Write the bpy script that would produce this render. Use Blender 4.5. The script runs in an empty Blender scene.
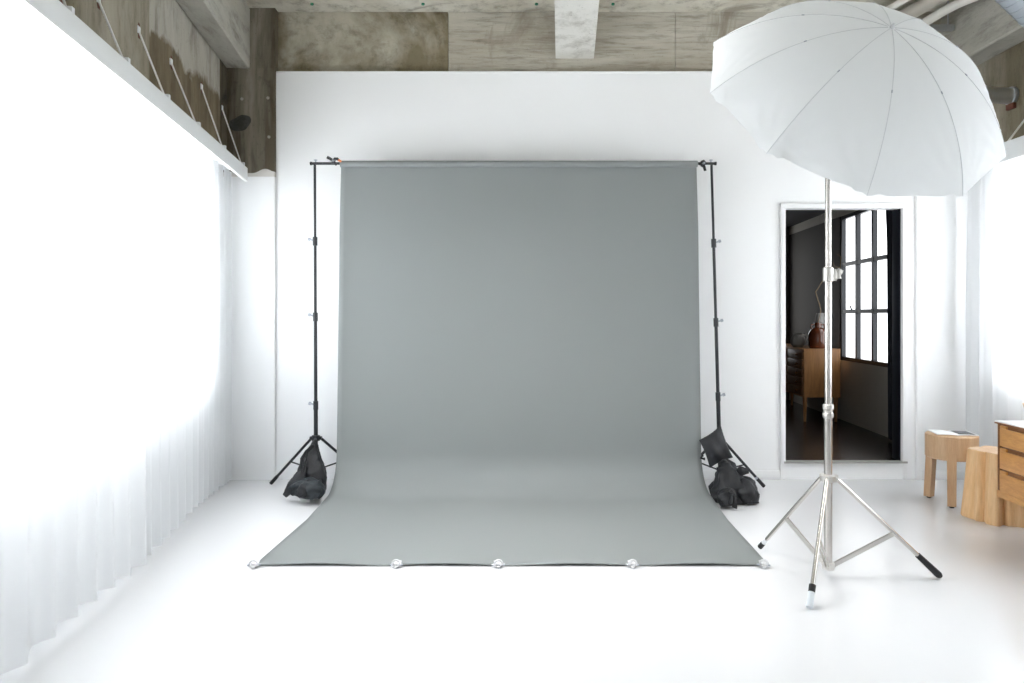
import bpy, bmesh, math, random
from mathutils import Vector, Matrix, noise
from math import pi, sin, cos, atan2, sqrt, exp, radians as R
random.seed(4)
S = bpy.context.scene
COL = S.collection
F, H0, HZ = 711.0, 1.32, 316.0          # lens in pixels, eye height, horizon line


def at(px, py, Y):
    return Vector(((px - 512) * Y / F, Y, H0 + (HZ - py) * Y / F))


# ------------------------------------------------------------------ mesh helpers
class MB:
    def __init__(self):
        self.bm = bmesh.new()

    def box(self, x0, x1, y0, y1, z0, z1, M=None, bev=0.0, seg=2):
        r = bmesh.ops.create_cube(self.bm, size=1)
        vs = r['verts']
        for v in vs:
            v.co = Vector((x0 + (v.co.x + .5) * (x1 - x0), y0 + (v.co.y + .5) * (y1 - y0), z0 + (v.co.z + .5) * (z1 - z0)))
        if bev > 0:
            es = list({e for v in vs for e in v.link_edges})
            rb = bmesh.ops.bevel(self.bm, geom=es, offset=bev, segments=seg, affect='EDGES', profile=.6)
            vs = list({v for f in rb['faces'] for v in f.verts} | {v for v in vs if v.is_valid})
        if M is not None:
            for v in vs:
                v.co = M @ v.co
        return self

    def rings(self, rings, cap=True, closed=False):
        vr = [[self.bm.verts.new(p) for p in r] for r in rings]
        n = len(vr[0])
        pairs = list(zip(vr[:-1], vr[1:])) + ([(vr[-1], vr[0])] if closed else [])
        for a, b in pairs:
            for i in range(n):
                j = (i + 1) % n
                self.bm.faces.new((a[i], a[j], b[j], b[i]))
        if cap and not closed:
            self.bm.faces.new(list(reversed(vr[0])))
            self.bm.faces.new(vr[-1])
        return self

    def tube(self, pts, rad, n=12, cap=True, closed=False, sx=1.0):
        pts = [Vector(p) for p in pts]
        rads = rad if isinstance(rad, (list, tuple)) else [rad] * len(pts)
        rs = []
        t0 = (pts[1] - pts[0]).normalized()
        up = Vector((0, 0, 1)) if abs(t0.z) < .9 else Vector((0, 1, 0))
        nrm = t0.cross(up).normalized()
        for i, p in enumerate(pts):
            if closed:
                t = (pts[(i + 1) % len(pts)] - pts[i - 1]).normalized()
            elif i == 0:
                t = t0
            elif i == len(pts) - 1:
                t = (pts[i] - pts[i - 1]).normalized()
            else:
                t = ((pts[i] - pts[i - 1]).normalized() + (pts[i + 1] - pts[i]).normalized()).normalized()
            nrm = (nrm - t * nrm.dot(t)).normalized()
            b = t.cross(nrm)
            rs.append([p + (nrm * cos(2 * pi * k / n) * sx + b * sin(2 * pi * k / n)) * rads[i] for k in range(n)])
        return self.rings(rs, cap, closed)

    def lathe(self, prof, c=(0, 0, 0), n=28, cap=True, M=None, lobes=None):
        c = Vector(c)
        rs = []
        for r, z in prof:
            ring = []
            for k in range(n):
                a = 2 * pi * k / n
                rr = r * (lobes(a, z) if lobes else 1)
                p = Vector((rr * cos(a), rr * sin(a), z))
                if M is not None:
                    p = M @ p
                ring.append(c + p)
            rs.append(ring)
        return self.rings(rs, cap)

    def prism(self, poly, axis_pt, M=None):
        """poly: list of (x,z); extruded from y=a to y=b"""
        a, b = axis_pt
        r0 = [Vector((x, a, z)) for x, z in poly]
        r1 = [Vector((x, b, z)) for x, z in poly]
        if M is not None:
            r0 = [M @ p for p in r0]
            r1 = [M @ p for p in r1]
        return self.rings([r0, r1])

    def grid(self, fn, nu, nv):
        vs = [[self.bm.verts.new(fn(i / nu, j / nv)) for j in range(nv + 1)] for i in range(nu + 1)]
        for i in range(nu):
            for j in range(nv):
                self.bm.faces.new((vs[i][j], vs[i + 1][j], vs[i + 1][j + 1], vs[i][j + 1]))
        return self

    def build(self, name, mat, parent=None, smooth=True, ang=35, solid=0.0):
        bmesh.ops.remove_doubles(self.bm, verts=self.bm.verts, dist=1e-6)
        bmesh.ops.recalc_face_normals(self.bm, faces=self.bm.faces)
        me = bpy.data.meshes.new(name)
        self.bm.to_mesh(me)
        self.bm.free()
        if smooth:
            for p in me.polygons:
                p.use_smooth = True
            me.set_sharp_from_angle(angle=R(ang))
        o = bpy.data.objects.new(name, me)
        me.materials.append(mat)
        COL.objects.link(o)
        if parent is not None:
            o.parent = parent
            pm = world(parent)
            o.matrix_parent_inverse = pm.inverted()
        if solid:
            m = o.modifiers.new('thickness', 'SOLIDIFY')
            m.thickness = solid
            m.offset = 0
        return o


def world(o):
    M = Matrix.LocRotScale(o.location, o.rotation_euler, o.scale)
    if o.parent:
        return world(o.parent) @ o.matrix_parent_inverse @ M
    return M


def thing(name, label, cat, loc, group=None):
    o = bpy.data.objects.new(name, None)
    o.empty_display_size = .1
    COL.objects.link(o)
    o.location = loc
    return tag(o, label, cat, group)


def tag(o, label, cat, group=None):
    o['label'] = label
    o['category'] = cat
    if group:
        o['group'] = group
    return o


def struct(mb, name, mat, parent=None, **k):
    o = mb.build(name, mat, parent, **k)
    if parent is None:
        o['kind'] = 'structure'
    return o


def copy_tree(o, parent=None):
    c = o.copy()
    COL.objects.link(c)
    if parent is not None:
        c.parent = parent
        c.matrix_parent_inverse = o.matrix_parent_inverse.copy()
    for ch in list(o.children):
        copy_tree(ch, c)
    return c


# ------------------------------------------------------------------ materials
def mat(name, col, rough=.5, metal=0., spec=.5, coat=0., bump=0., bscale=60., trans=0., alpha=1.):
    m = bpy.data.materials.new(name)
    m.use_nodes = True
    nt = m.node_tree
    b = nt.nodes['Principled BSDF']
    b.inputs['Base Color'].default_value = (*col, 1)
    b.inputs['Roughness'].default_value = rough
    b.inputs['Metallic'].default_value = metal
    b.inputs['Specular IOR Level'].default_value = spec
    b.inputs['Coat Weight'].default_value = coat
    b.inputs['Transmission Weight'].default_value = trans
    if bump:
        tc = nt.nodes.new('ShaderNodeTexCoord')
        nz = nt.nodes.new('ShaderNodeTexNoise')
        nz.inputs['Scale'].default_value = bscale
        nz.inputs['Detail'].default_value = 4
        bp = nt.nodes.new('ShaderNodeBump')
        bp.inputs['Strength'].default_value = bump
        bp.inputs['Distance'].default_value = .01
        nt.links.new(tc.outputs['Object'], nz.inputs['Vector'])
        nt.links.new(nz.outputs['Fac'], bp.inputs['Height'])
        nt.links.new(bp.outputs['Normal'], b.inputs['Normal'])
    return m


def mapped(nt, scale, src='Object'):
    tc = nt.nodes.new('ShaderNodeTexCoord')
    mp = nt.nodes.new('ShaderNodeMapping')
    mp.inputs['Scale'].default_value = scale
    nt.links.new(tc.outputs[src], mp.inputs['Vector'])
    return mp.outputs['Vector']


def noise_node(nt, vec, scale, detail=5, rough=.6, dist=0.):
    n = nt.nodes.new('ShaderNodeTexNoise')
    n.inputs['Scale'].default_value = scale
    n.inputs['Detail'].default_value = detail
    n.inputs['Roughness'].default_value = rough
    n.inputs['Distortion'].default_value = dist
    nt.links.new(vec, n.inputs['Vector'])
    return n.outputs['Fac']


def ramp(nt, fac, stops):
    r = nt.nodes.new('ShaderNodeValToRGB')
    el = r.color_ramp.elements
    el[0].position, el[1].position = stops[0][0], stops[-1][0]
    for s in stops[1:-1]:
        el.new(s[0])
    for e, s in zip(el, stops):
        e.position = s[0]
        e.color = (*s[1], 1) if len(s[1]) == 3 else s[1]
    nt.links.new(fac, r.inputs['Fac'])
    return r.outputs['Color']


def mixc(nt, a, b, fac, mode='MIX'):
    m = nt.nodes.new('ShaderNodeMix')
    m.data_type = 'RGBA'
    m.blend_type = mode
    for s, v in ((m.inputs[6], a), (m.inputs[7], b), (m.inputs[0], fac)):
        if hasattr(v, 'is_linked'):
            nt.links.new(v, s)
        else:
            s.default_value = v if not isinstance(v, tuple) else (*v, 1)
    return m.outputs[2]


def concrete(name, light, brown, dark, grain=(1, 1, .25), lo=.42, hi=.58, board=None):
    m = bpy.data.materials.new(name)
    m.use_nodes = True
    nt = m.node_tree
    b = nt.nodes['Principled BSDF']
    v = mapped(nt, grain)
    f1 = noise_node(nt, v, 1.5, 6, .62, .5)
    c = ramp(nt, f1, [(lo, light), (hi, brown)])
    v2 = mapped(nt, (grain[0] * 1.0, grain[1], grain[2]))
    f2 = noise_node(nt, v2, 9, 8, .7, .2)
    c2 = ramp(nt, f2, [(.3, (.55, .53, .5)), (.5, (1, 1, 1)), (.75, (1.12, 1.12, 1.12))])
    c = mixc(nt, c, c2, 1.0, 'MULTIPLY')
    f3 = noise_node(nt, mapped(nt, (.8, .8, .5)), 2.3, 6, .65, 1.0)
    k = ramp(nt, f3, [(.60, (0, 0, 0)), (.70, (1, 1, 1))])
    c = mixc(nt, c, dark, k)
    # small pits and specks
    f4 = noise_node(nt, mapped(nt, (1, 1, 1)), 55, 3, .6)
    sp = ramp(nt, f4, [(.28, (.6, .58, .55)), (.36, (1, 1, 1))])
    c = mixc(nt, c, sp, .8, 'MULTIPLY')
    nt.links.new(c, b.inputs['Base Color'])
    b.inputs['Roughness'].default_value = .85
    b.inputs['Specular IOR Level'].default_value = .2
    hb = noise_node(nt, v, 22, 7, .65)
    bp = nt.nodes.new('ShaderNodeBump')
    bp.inputs['Strength'].default_value = .35
    bp.inputs['Distance'].default_value = .015
    nt.links.new(hb, bp.inputs['Height'])
    nt.links.new(bp.outputs['Normal'], b.inputs['Normal'])
    return m


def tide_mark(name, base, wet, z0):
    """rain-stained concrete: a ragged brown tide mark below about z0"""
    m = concrete(name, *base)
    nt = m.node_tree
    b = nt.nodes['Principled BSDF']
    old = b.inputs['Base Color'].links[0].from_socket
    tc = nt.nodes.new('ShaderNodeTexCoord')
    sp = nt.nodes.new('ShaderNodeSeparateXYZ')
    nt.links.new(tc.outputs['Object'], sp.inputs[0])
    n1 = noise_node(nt, tc.outputs['Object'], 2.6, 5, .6, .4)
    ma = nt.nodes.new('ShaderNodeMath')
    ma.operation = 'MULTIPLY_ADD'
    nt.links.new(n1, ma.inputs[0])
    ma.inputs[1].default_value = .55
    nt.links.new(sp.outputs['Z'], ma.inputs[2])
    mr = nt.nodes.new('ShaderNodeMapRange')
    mr.inputs['From Min'].default_value = z0 + .275 - .03
    mr.inputs['From Max'].default_value = z0 + .275 + .03
    nt.links.new(ma.outputs[0], mr.inputs['Value'])
    n2 = noise_node(nt, mapped(nt, (1, 1, .25)), 7, 6, .65)
    wetc = ramp(nt, n2, [(.35, wet[0]), (.62, wet[1])])
    c = mixc(nt, wetc, old, mr.outputs[0])
    nt.links.new(c, b.inputs['Base Color'])
    return m


def wood(name, c1, c2, scale=(14, 14, 1.2), rough=.45, coat=0.):
    m = bpy.data.materials.new(name)
    m.use_nodes = True
    nt = m.node_tree
    b = nt.nodes['Principled BSDF']
    v = mapped(nt, scale)
    f = noise_node(nt, v, 2.2, 6, .62, .8)
    c = ramp(nt, f, [(.3, c1), (.68, c2)])
    f2 = noise_node(nt, v, 14, 4, .6, .2)
    c = mixc(nt, c, ramp(nt, f2, [(.3, (.82, .8, .78)), (.6, (1, 1, 1))]), .7, 'MULTIPLY')
    nt.links.new(c, b.inputs['Base Color'])
    b.inputs['Roughness'].default_value = rough
    b.inputs['Coat Weight'].default_value = coat
    bp = nt.nodes.new('ShaderNodeBump')
    bp.inputs['Strength'].default_value = .12
    bp.inputs['Distance'].default_value = .004
    nt.links.new(f2, bp.inputs['Height'])
    nt.links.new(bp.outputs['Normal'], b.inputs['Normal'])
    return m


def sheer(name, tr, tl, df, col):
    """woven see-through cloth: part open weave, part light-scattering thread"""
    m = bpy.data.materials.new(name)
    m.use_nodes = True
    nt = m.node_tree
    nt.nodes.remove(nt.nodes['Principled BSDF'])
    out = nt.nodes['Material Output']
    d = nt.nodes.new('ShaderNodeBsdfDiffuse')
    d.inputs['Color'].default_value = (*col, 1)
    t = nt.nodes.new('ShaderNodeBsdfTranslucent')
    t.inputs['Color'].default_value = (*col, 1)
    mx = nt.nodes.new('ShaderNodeMixShader')
    mx.inputs[0].default_value = tl / (tl + df)
    nt.links.new(d.outputs[0], mx.inputs[1])
    nt.links.new(t.outputs[0], mx.inputs[2])
    last = mx
    if tr > 0:
        tp = nt.nodes.new('ShaderNodeBsdfTransparent')
        m2 = nt.nodes.new('ShaderNodeMixShader')
        m2.inputs[0].default_value = tr
        nt.links.new(mx.outputs[0], m2.inputs[1])
        nt.links.new(tp.outputs[0], m2.inputs[2])
        last = m2
    nt.links.new(last.outputs[0], out.inputs['Surface'])
    return m


def glow(name, col, s):
    m = bpy.data.materials.new(name)
    m.use_nodes = True
    b = m.node_tree.nodes['Principled BSDF']
    b.inputs['Base Color'].default_value = (.8, .8, .8, 1)
    b.inputs['Emission Color'].default_value = (*col, 1)
    b.inputs['Emission Strength'].default_value = s
    return m


ADDED_LAMP_E, ADDED_LAMP_W = 1.5, 12.5
LEFT_E, RIGHT_E, REAR_FILL_E, DARKROOM_E = 9.2, 8.0, 1.6, 2.6
M = dict(
    white=mat('white_wall_paint', (.88, .887, .895), .6, spec=.3, bump=.04, bscale=35),
    floor=mat('white_epoxy_floor', (.725, .732, .748), .22, spec=.5, bump=.015, bscale=8),
    trim=mat('white_gloss_trim', (.85, .855, .86), .4),
    pelmet=mat('white_pelmet_paint', (.80, .82, .83), .45),
    con_wall=concrete('stained_concrete_wall', (.38, .35, .285), (.20, .17, .118), (.14, .115, .08), (1, 1, .3), .38, .60),
    con_tide=tide_mark('tide_marked_concrete', ((.46, .44, .39), (.38, .355, .30), (.30, .27, .22), (1, 1, .3), .42, .62), ((.22, .175, .115), (.12, .095, .06)), 2.98),
    con_girder=concrete('weathered_concrete_girder', (.48, .45, .37), (.21, .175, .112), (.17, .14, .09), (.75, .75, .9), .40, .56),
    con_board=concrete('board_marked_concrete', (.50, .475, .41), (.38, .345, .28), (.30, .265, .21), (.35, .5, 3.2), .40, .66),
    con_column=concrete('dark_stained_concrete', (.32, .29, .235), (.12, .10, .07), (.05, .046, .038), (1.4, 1.4, .25), .42, .56),
    con_side=concrete('grey_concrete_soffit', (.47, .46, .42), (.34, .32, .27), (.2, .18, .15), (1, .3, 1), .40, .66),
    con_slab=concrete('pale_concrete_slab', (.62, .60, .53), (.48, .45, .37), (.32, .29, .24), (1, 1, 1), .42, .68),
    con_beam=concrete('pale_concrete_beam', (.66, .65, .61), (.60, .59, .54), (.56, .55, .5), (.5, .5, .5), .42, .75),
    sheer=sheer('sheer_white_voile', .14, .46, .40, (.84, .85, .86)),
    canopy=sheer('white_umbrella_nylon', 0, .36, .64, (.86, .88, .892)),
    paper=mat('grey_seamless_paper', (.229, .244, .245), .8, spec=.2, bump=.03, bscale=14),
    black=mat('black_powder_coat', (.012, .0135, .017), .38),
    rubber=mat('black_rubber', (.012, .012, .014), .7),
    grip=mat('grey_metal', (.42, .45, .5), .3, metal=.8),
    orange=mat('orange_plastic_tip', (.75, .22, .06), .5),
    nylon=mat('black_bag_nylon', (.012, .013, .016), .5, spec=.38, bump=.5, bscale=24),
    nylon2=mat('blue_black_bag_nylon', (.015, .020, .025), .5, spec=.38, bump=.5, bscale=24),
    chrome=mat('brushed_nickel', (.60, .57, .54), .27, metal=1.0),
    nickel=mat('satin_nickel_brace', (.62, .60, .57), .42, metal=.75),
    tape=mat('white_tape', (.8, .82, .85), .5),
    clear=mat('clear_clip_plastic', (.86, .86, .88), .25, spec=.6, trans=.35),
    steel=mat('galvanised_steel', (.60, .63, .66), .32, metal=.9, bump=.05, bscale=20),
    spiral=mat('zinc_spiral_duct', (.48, .53, .58), .38, metal=.75, bump=.12, bscale=16),
    rust=mat('rust', (.11, .035, .02), .8, bump=.3),
    pipewhite=mat('white_pipe_wrap', (.72, .70, .65), .55, bump=.1, bscale=12),
    pipegrey=mat('greige_conduit', (.42, .39, .34), .5),
    green=mat('green_plastic_plug', (.03, .22, .12), .5),
    seam=mat('grey_seam', (.66, .68, .70), .5),
    oak=wood('pale_oak', (.62, .43, .26), (.50, .31, .17), (10, 10, 1.0)),
    stump=wood('peeled_log', (.84, .58, .32), (.72, .42, .19), (8, 8, .7), .5),
    stumptop=wood('sawn_log_end', (.66, .47, .32), (.50, .33, .2), (5, 5, 5), .6),
    teak=wood('honey_teak', (.70, .36, .115), (.54, .25, .065), (1.5, 3, 16), .35, .1),
    teakdark=wood('dark_teak_edge', (.28, .11, .035), (.17, .065, .02), (3, 3, 8), .4),
    laminate=mat('white_laminate_top', (.85, .855, .86), .25),
    bowlwood=wood('pale_bowl_wood', (.68, .46, .28), (.56, .35, .2), (6, 6, 6)),
    walnut=wood('walnut_shaded_fronts', (.32, .15, .06), (.2, .085, .034), (2, 10, 14), .4),  # drawer fronts: their shade is put into a darker walnut
    walnutlit=wood('walnut_lit_carcass', (.52, .26, .095), (.36, .165, .06), (14, 14, 1.3), .35),  # same walnut lightened: light on the end panel put into the colour
    greywall=mat('grey_plaster', (.50, .475, .42), .8, bump=.1, bscale=12),
    darkwall=mat('charcoal_plaster', (.115, .108, .098), .8, bump=.1, bscale=12),
    darkceil=mat('black_ceiling_paint', (.012, .012, .013), .8),
    darkfloor=mat('dark_stained_floor', (.028, .019, .015), .25, bump=.05, bscale=9),
    blackframe=mat('black_steel_frame', (.012, .014, .02), .35),
    blackcloth=mat('black_curtain_cloth', (.008, .009, .014), .8),
    amber=mat('amber_glass', (.13, .035, .014), .08, spec=.8, coat=.5),
    clay=mat('grey_clay', (.26, .25, .23), .75, bump=.2, bscale=30),
    branch=mat('dry_branch', (.30, .22, .13), .8),
    ivory=mat('ivory_ceramic', (.66, .65, .63), .6),
    print_=mat('printed_page_white', (.82, .82, .83), .35),
    ink=mat('printed_page_dark', (.03, .032, .038), .3),
    lamp=glow('added_lamp_diffuser', (1, .985, .96), ADDED_LAMP_E),
    pane_left=glow('daylight_pane', (.965, .985, 1), LEFT_E),
    pane_right=glow('daylight_pane_right', (.965, .985, 1), RIGHT_E),
    pane_rear_fill=glow('fill_pane_rear', (.965, .985, 1), REAR_FILL_E),
    pane_back=glow('dusk_pane', (.95, .975, 1), DARKROOM_E),
)

# ------------------------------------------------------------------ the room shell
WALLY = 5.75
CEIL = 3.80
SOFF = 3.31
RW = 3.72                # right wall plane
REAR = -3.0
# left wall runs at a slight angle: local u goes along it towards the viewer, w into the room
UDIR = Vector((.138, -1, 0)).normalized()
WDIR = Vector((-UDIR.y, UDIR.x, 0))
LM = Matrix(((UDIR.x, WDIR.x, 0, -2.29), (UDIR.y, WDIR.y, 0, 5.64), (0, 0, 1, 0), (0, 0, 0, 1)))
ULEN = 8.75

struct(MB().box(-3.2, 4.4, REAR - .2, 5.79, -.12, 0), 'floor', M['floor'], smooth=False)
struct(MB().box(-3.2, 4.4, REAR - .2, 6.2, CEIL, CEIL + .2), 'ceiling', M['con_slab'], smooth=False)

# back wall with the doorway, white plaster up to the girder
DX0, DX1, DZ0, DZ1 = 2.20, 3.155, .147, 2.195
mb = MB()
mb.box(-1.95, DX0, WALLY, WALLY + .12, 0, 3.293)
mb.box(DX1, 4.2, WALLY, WALLY + .12, 0, 3.293)
mb.box(DX0, DX1, WALLY, WALLY + .12, DZ1, 3.293)
mb.box(DX0, DX1, WALLY, WALLY + .028, 0, DZ0 - .012)
struct(mb, 'wall_back', M['white'], smooth=False)
struct(MB().box(-1.905, 4.2, WALLY - .006, WALLY + .04, 3.283, 3.299, bev=.004), 'trim_1', M['trim'])

# concrete girder over the back wall: three castings with open joints between them
for x0, x1, yy, nm in ((-1.92, -.523, 5.80, 'con_girder'), (-.519, 1.33, 5.802, 'con_board'), (1.334, 4.4, 5.80, 'con_board')):
    struct(MB().box(x0, x1, yy, 6.1, 3.2, CEIL), 'wall_back_girder', M[nm], smooth=False)

# haunched beam that dies into the slab
mb = MB()
xl, xr, yf = (555.6 - 512) * 5.8 / F, (593.8 - 512) * 5.8 / F, 5.80
zf = H0 + (HZ - 58.6) * 5.8 / F
yn = 2.6
k = .07
zn = min(CEIL - .002, zf + .138 * (yf - yn))
r0 = [Vector((xl, yf, zf)), Vector((xr, yf, zf)), Vector((xr, yf, CEIL)), Vector((xl, yf, CEIL))]
dx = -k * (yf - yn)
r1 = [Vector((xl + dx, yn, zn)), Vector((xr + dx, yn, zn)), Vector((xr + dx, yn, CEIL)), Vector((xl + dx, yn, CEIL))]
mb.rings([r0, r1])
struct(mb, 'ceiling_beam', M['con_beam'], smooth=False)

# left wall: window band below, raw concrete above, girder along the slab
SILL, HEAD, PELZ = .86, 2.36, 2.49
mb = MB()
mb.box(-.15, ULEN, -.32, -.09, 0, SILL, LM)
mb.box(-.15, ULEN, -.32, -.09, HEAD, PELZ - .016, LM)
piers = [(-.15, .45), (2.15, 2.3), (4.05, ULEN)]
for a, b in piers:
    mb.box(a, b, -.32, -.09, SILL, HEAD, LM)
struct(mb, 'wall_left', M['white'], smooth=False)
struct(MB().box(-.25, .10, -.3, .006, PELZ - .016, CEIL, LM), 'wall_left_return', M['con_column'], smooth=False)
struct(MB().box(.103, 1.60, -.3, 0, PELZ - .016, CEIL, LM), 'wall_left_upper', M['con_tide'], smooth=False)
struct(MB().box(1.604, ULEN, -.3, .004, PELZ - .016, CEIL, LM), 'wall_left_upper', M['con_wall'], smooth=False)
struct(MB().box(-.07, ULEN, 0, .19, SOFF, CEIL, LM, bev=.012, seg=1), 'wall_left_girder', M['con_side'], smooth=False)

# concrete column in the back left corner, boxed in white below
mb = MB().box(-2.45, -1.908, 5.72, 5.86, 2.42, SOFF + .005)
mb.box(-2.45, -1.908, 5.724, 5.86, SOFF, CEIL)
struct(mb, 'wall_corner_column', M['con_column'], smooth=False)
mb = MB().box(-2.45, -1.907, 5.712, 5.86, 0, 2.455, bev=.006)
struct(mb, 'wall_corner_boxing', M['white'])
# ragged plaster crust where the boxing meets the concrete
pts = []
for i in range(26):
    x = -2.14 + .232 * i / 25
    pts.append((x, 2.452 + .028 * noise.noise(Vector((x * 14, 1.7, 0))) + .014 + .02 * exp(-((x + 1.98) / .06) ** 2)))
poly = [(-2.14, 2.44)] + pts + [(-1.905, 2.44)]
struct(MB().prism(poly, (5.706, 5.76)).box(-2.45, -2.139, 5.704, 5.76, 2.44, 2.478), 'trim_2', mat('crumbled_plaster', (.62, .6, .57), .9, bump=.5, bscale=30), smooth=False)

# right wall with its own window band
mb = MB()
mb.box(RW, RW + .25, REAR, 5.86, 0, SILL)
mb.box(RW, RW + .25, REAR, 5.86, HEAD, PELZ - .02)
rp = [(REAR, 1.5), (3.2, 3.35), (5.32, 5.86)]
for a, b in rp:
    mb.box(RW, RW + .25, a, b, SILL, HEAD)
struct(mb, 'wall_right', M['white'], smooth=False)
struct(MB().box(RW - .02, RW + .25, REAR, 5.86, PELZ - .02, CEIL), 'wall_right_upper', M['con_wall'], smooth=False)
struct(MB().box(RW - .22, RW, REAR, 5.82, SOFF, CEIL, bev=.012, seg=1), 'wall_right_girder', M['con_side'], smooth=False)

# wall behind the photographer, its unseen windows added for fill light
mb = MB()
mb.box(-3.2, 4.4, REAR - .2, REAR, 0, .9)
mb.box(-3.2, 4.4, REAR - .2, REAR, 2.6, CEIL)
for a, b in ((-3.2, -.9), (1.15, 1.3), (3.3, 4.4)):
    mb.box(a, b, REAR - .2, REAR, .9, 2.6)
struct(mb, 'wall_rear', M['white'], smooth=False)


# windows: frame + panes -------------------------------------------------------
def window(name, mtx, u0, u1, w, z0, z1, pane, frame_mat, nx=2, nz=1, bar=.05, deep=.05, face=1):
    fr = MB()
    fr.box(u0, u1, w, w + deep, z0, z0 + bar, mtx)
    fr.box(u0, u1, w, w + deep, z1 - bar, z1, mtx)
    for i in range(nx + 1):
        c = u0 + bar / 2 + (u1 - u0 - bar) * i / nx
        fr.box(c - bar / 2, c + bar / 2, w, w + deep, z0, z1, mtx)
    for j in range(1, nz):
        c = z0 + bar / 2 + (z1 - z0 - bar) * j / nz
        fr.box(u0, u1, w + .003, w + deep - .003, c - bar / 2, c + bar / 2, mtx)
    o = struct(fr, name, frame_mat, smooth=False)
    p = MB().box(u0 + .01, u1 - .01, w + deep * .3, w + deep * .5, z0 + .01, z1 - .01, mtx).build('window_pane', pane, o, smooth=False)
    return o


wn = 1
for a, b in ((.45, 2.15), (2.3, 4.05)):
    window('window_%d' % wn, LM, a, b, -.25, SILL, HEAD, M['pane_left'], M['trim'])
    wn += 1
RM = Matrix(((0, -1, 0, RW), (1, 0, 0, 0), (0, 0, 1, 0), (0, 0, 0, 1)))
for a, b in ((1.5, 3.2), (3.35, 5.32)):
    window('window_%d' % wn, RM, a, b, -.16, SILL, HEAD, M['pane_right'], M['trim'])
    wn += 1
BM = Matrix(((1, 0, 0, 0), (0, 1, 0, REAR), (0, 0, 1, 0), (0, 0, 0, 1)))
for a, b in ((-.9, 1.15), (1.3, 3.3)):  # unseen rear windows, added to give fill
    window('window_%d' % wn, BM, a, b, -.12, .9, 2.6, M['pane_rear_fill'], M['trim'])
    wn += 1

# door surround and threshold
mb = MB()
fw = .034
for a, b in ((DX0 - fw, DX0 + .006), (DX1 - .006, DX1 + fw)):
    mb.box(a, b, WALLY - .022, WALLY + .06, DZ0 - .02, DZ1 + fw, bev=.004)
mb.box(DX0 - fw, DX1 + fw, WALLY - .024, WALLY + .06, DZ1 - .006, DZ1 + fw, bev=.004)
d1 = struct(mb, 'door_1', M['trim'])
MB().box(DX0 - .01, DX1 + .03, WALLY - .03, WALLY + .03, DZ0 - .014, DZ0 + .002, bev=.003).build('threshold', mat('grey_metal_sill', (.40, .40, .38), .45, metal=.4), d1)
MB().box(DX1 - .014, DX1 + .004, WALLY + .012, WALLY + .125, DZ0, DZ1, bev=.002).build('jamb', M['blackframe'], d1)
mb = MB().box(DX0 - fw, DX0 - .012, WALLY - .014, WALLY + .01, 0, DZ0 - .02)
mb.box(DX1 + .012, DX1 + fw, WALLY - .014, WALLY + .01, 0, DZ0 - .02)
struct(mb, 'trim_3', M['trim'], smooth=False)
# boxed pilaster to the right of the door
struct(MB().box(3.26, 3.30, WALLY - .03, WALLY + .05, 0, 3.28, bev=.004), 'trim_4', M['white'])
struct(MB().box(1.4, DX0 - fw, WALLY - .012, WALLY + .02, 0, .07, bev=.003), 'baseboard_back', M['trim'])
struct(MB().box(3.30, RW, WALLY - .012, WALLY + .02, 0, .07, bev=.003), 'baseboard_right', M['trim'])

# ------------------------------------------------------------------ the dark room beyond the door
FZ = DZ0
SX0, SY0, SK = 3.63, 6.84, .08           # its right hand wall leans slightly away


def sx(Y):
    return SX0 + SK * (Y - SY0)


SD = Vector((SK, 1, 0)).normalized()
SN = Vector((-SD.y, SD.x, 0))
SM = Matrix(((SD.x, SN.x, 0, SX0), (SD.y, SN.y, 0, SY0), (0, 0, 1, 0), (0, 0, 0, 1)))   # u along the wall, w into that room
struct(MB().box(-1.5, 4.8, WALLY + .03, 10.6, FZ - .1, FZ), 'floor_back_room', M['darkfloor'], smooth=False)
struct(MB().box(-1.5, 4.8, WALLY + .12, 10.6, 2.56, 2.75), 'ceiling_back_room', M['darkceil'], smooth=False)
W0, W1, WZ0, WZ1 = -.02, 1.26, .82, 2.45
mb = MB()
mb.box(-.95, 3.2, -.2, 0, FZ, WZ0, SM)
mb.box(-.95, 3.2, -.2, 0, WZ1, 2.6, SM)
mb.box(-.95, W0, -.2, 0, WZ0, WZ1, SM)
struct(mb, 'wall_back_room_right', M['greywall'], smooth=False)
struct(MB().box(W1, 3.2, -.2, 0, WZ0, WZ1, SM), 'wall_back_room_pier', M['darkwall'], smooth=False)
mb = MB()
mb.box(-1.5, 2.9, 9.95, 10.15, FZ, 2.6)
mb.box(3.62, 4.4, 9.95, 10.15, FZ, 2.6)
mb.box(2.9, 3.62, 9.95, 10.15, FZ, .75)
mb.box(2.9, 3.62, 9.95, 10.15, 2.38, 2.6)
struct(mb, 'wall_back_room_end', M['darkwall'], smooth=False)
struct(MB().box(-1.6, -1.4, WALLY + .12, 10.1, FZ, 2.6), 'wall_back_room_left', M['darkwall'], smooth=False)
EM = Matrix(((1, 0, 0, 0), (0, -1, 0, 10.0), (0, 0, 1, 0), (0, 0, 0, 1)))
window('window_%d' % wn, EM, 2.9, 3.62, -.10, .75, 2.38, M['pane_back'], M['blackframe'], nx=2, nz=3, bar=.05)
wn += 1
wo = window('window_%d' % wn, SM, W0, W1, -.10, WZ0, WZ1, M['pane_back'], M['blackframe'], nx=3, nz=3, bar=.042, deep=.09)
wn += 1
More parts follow.
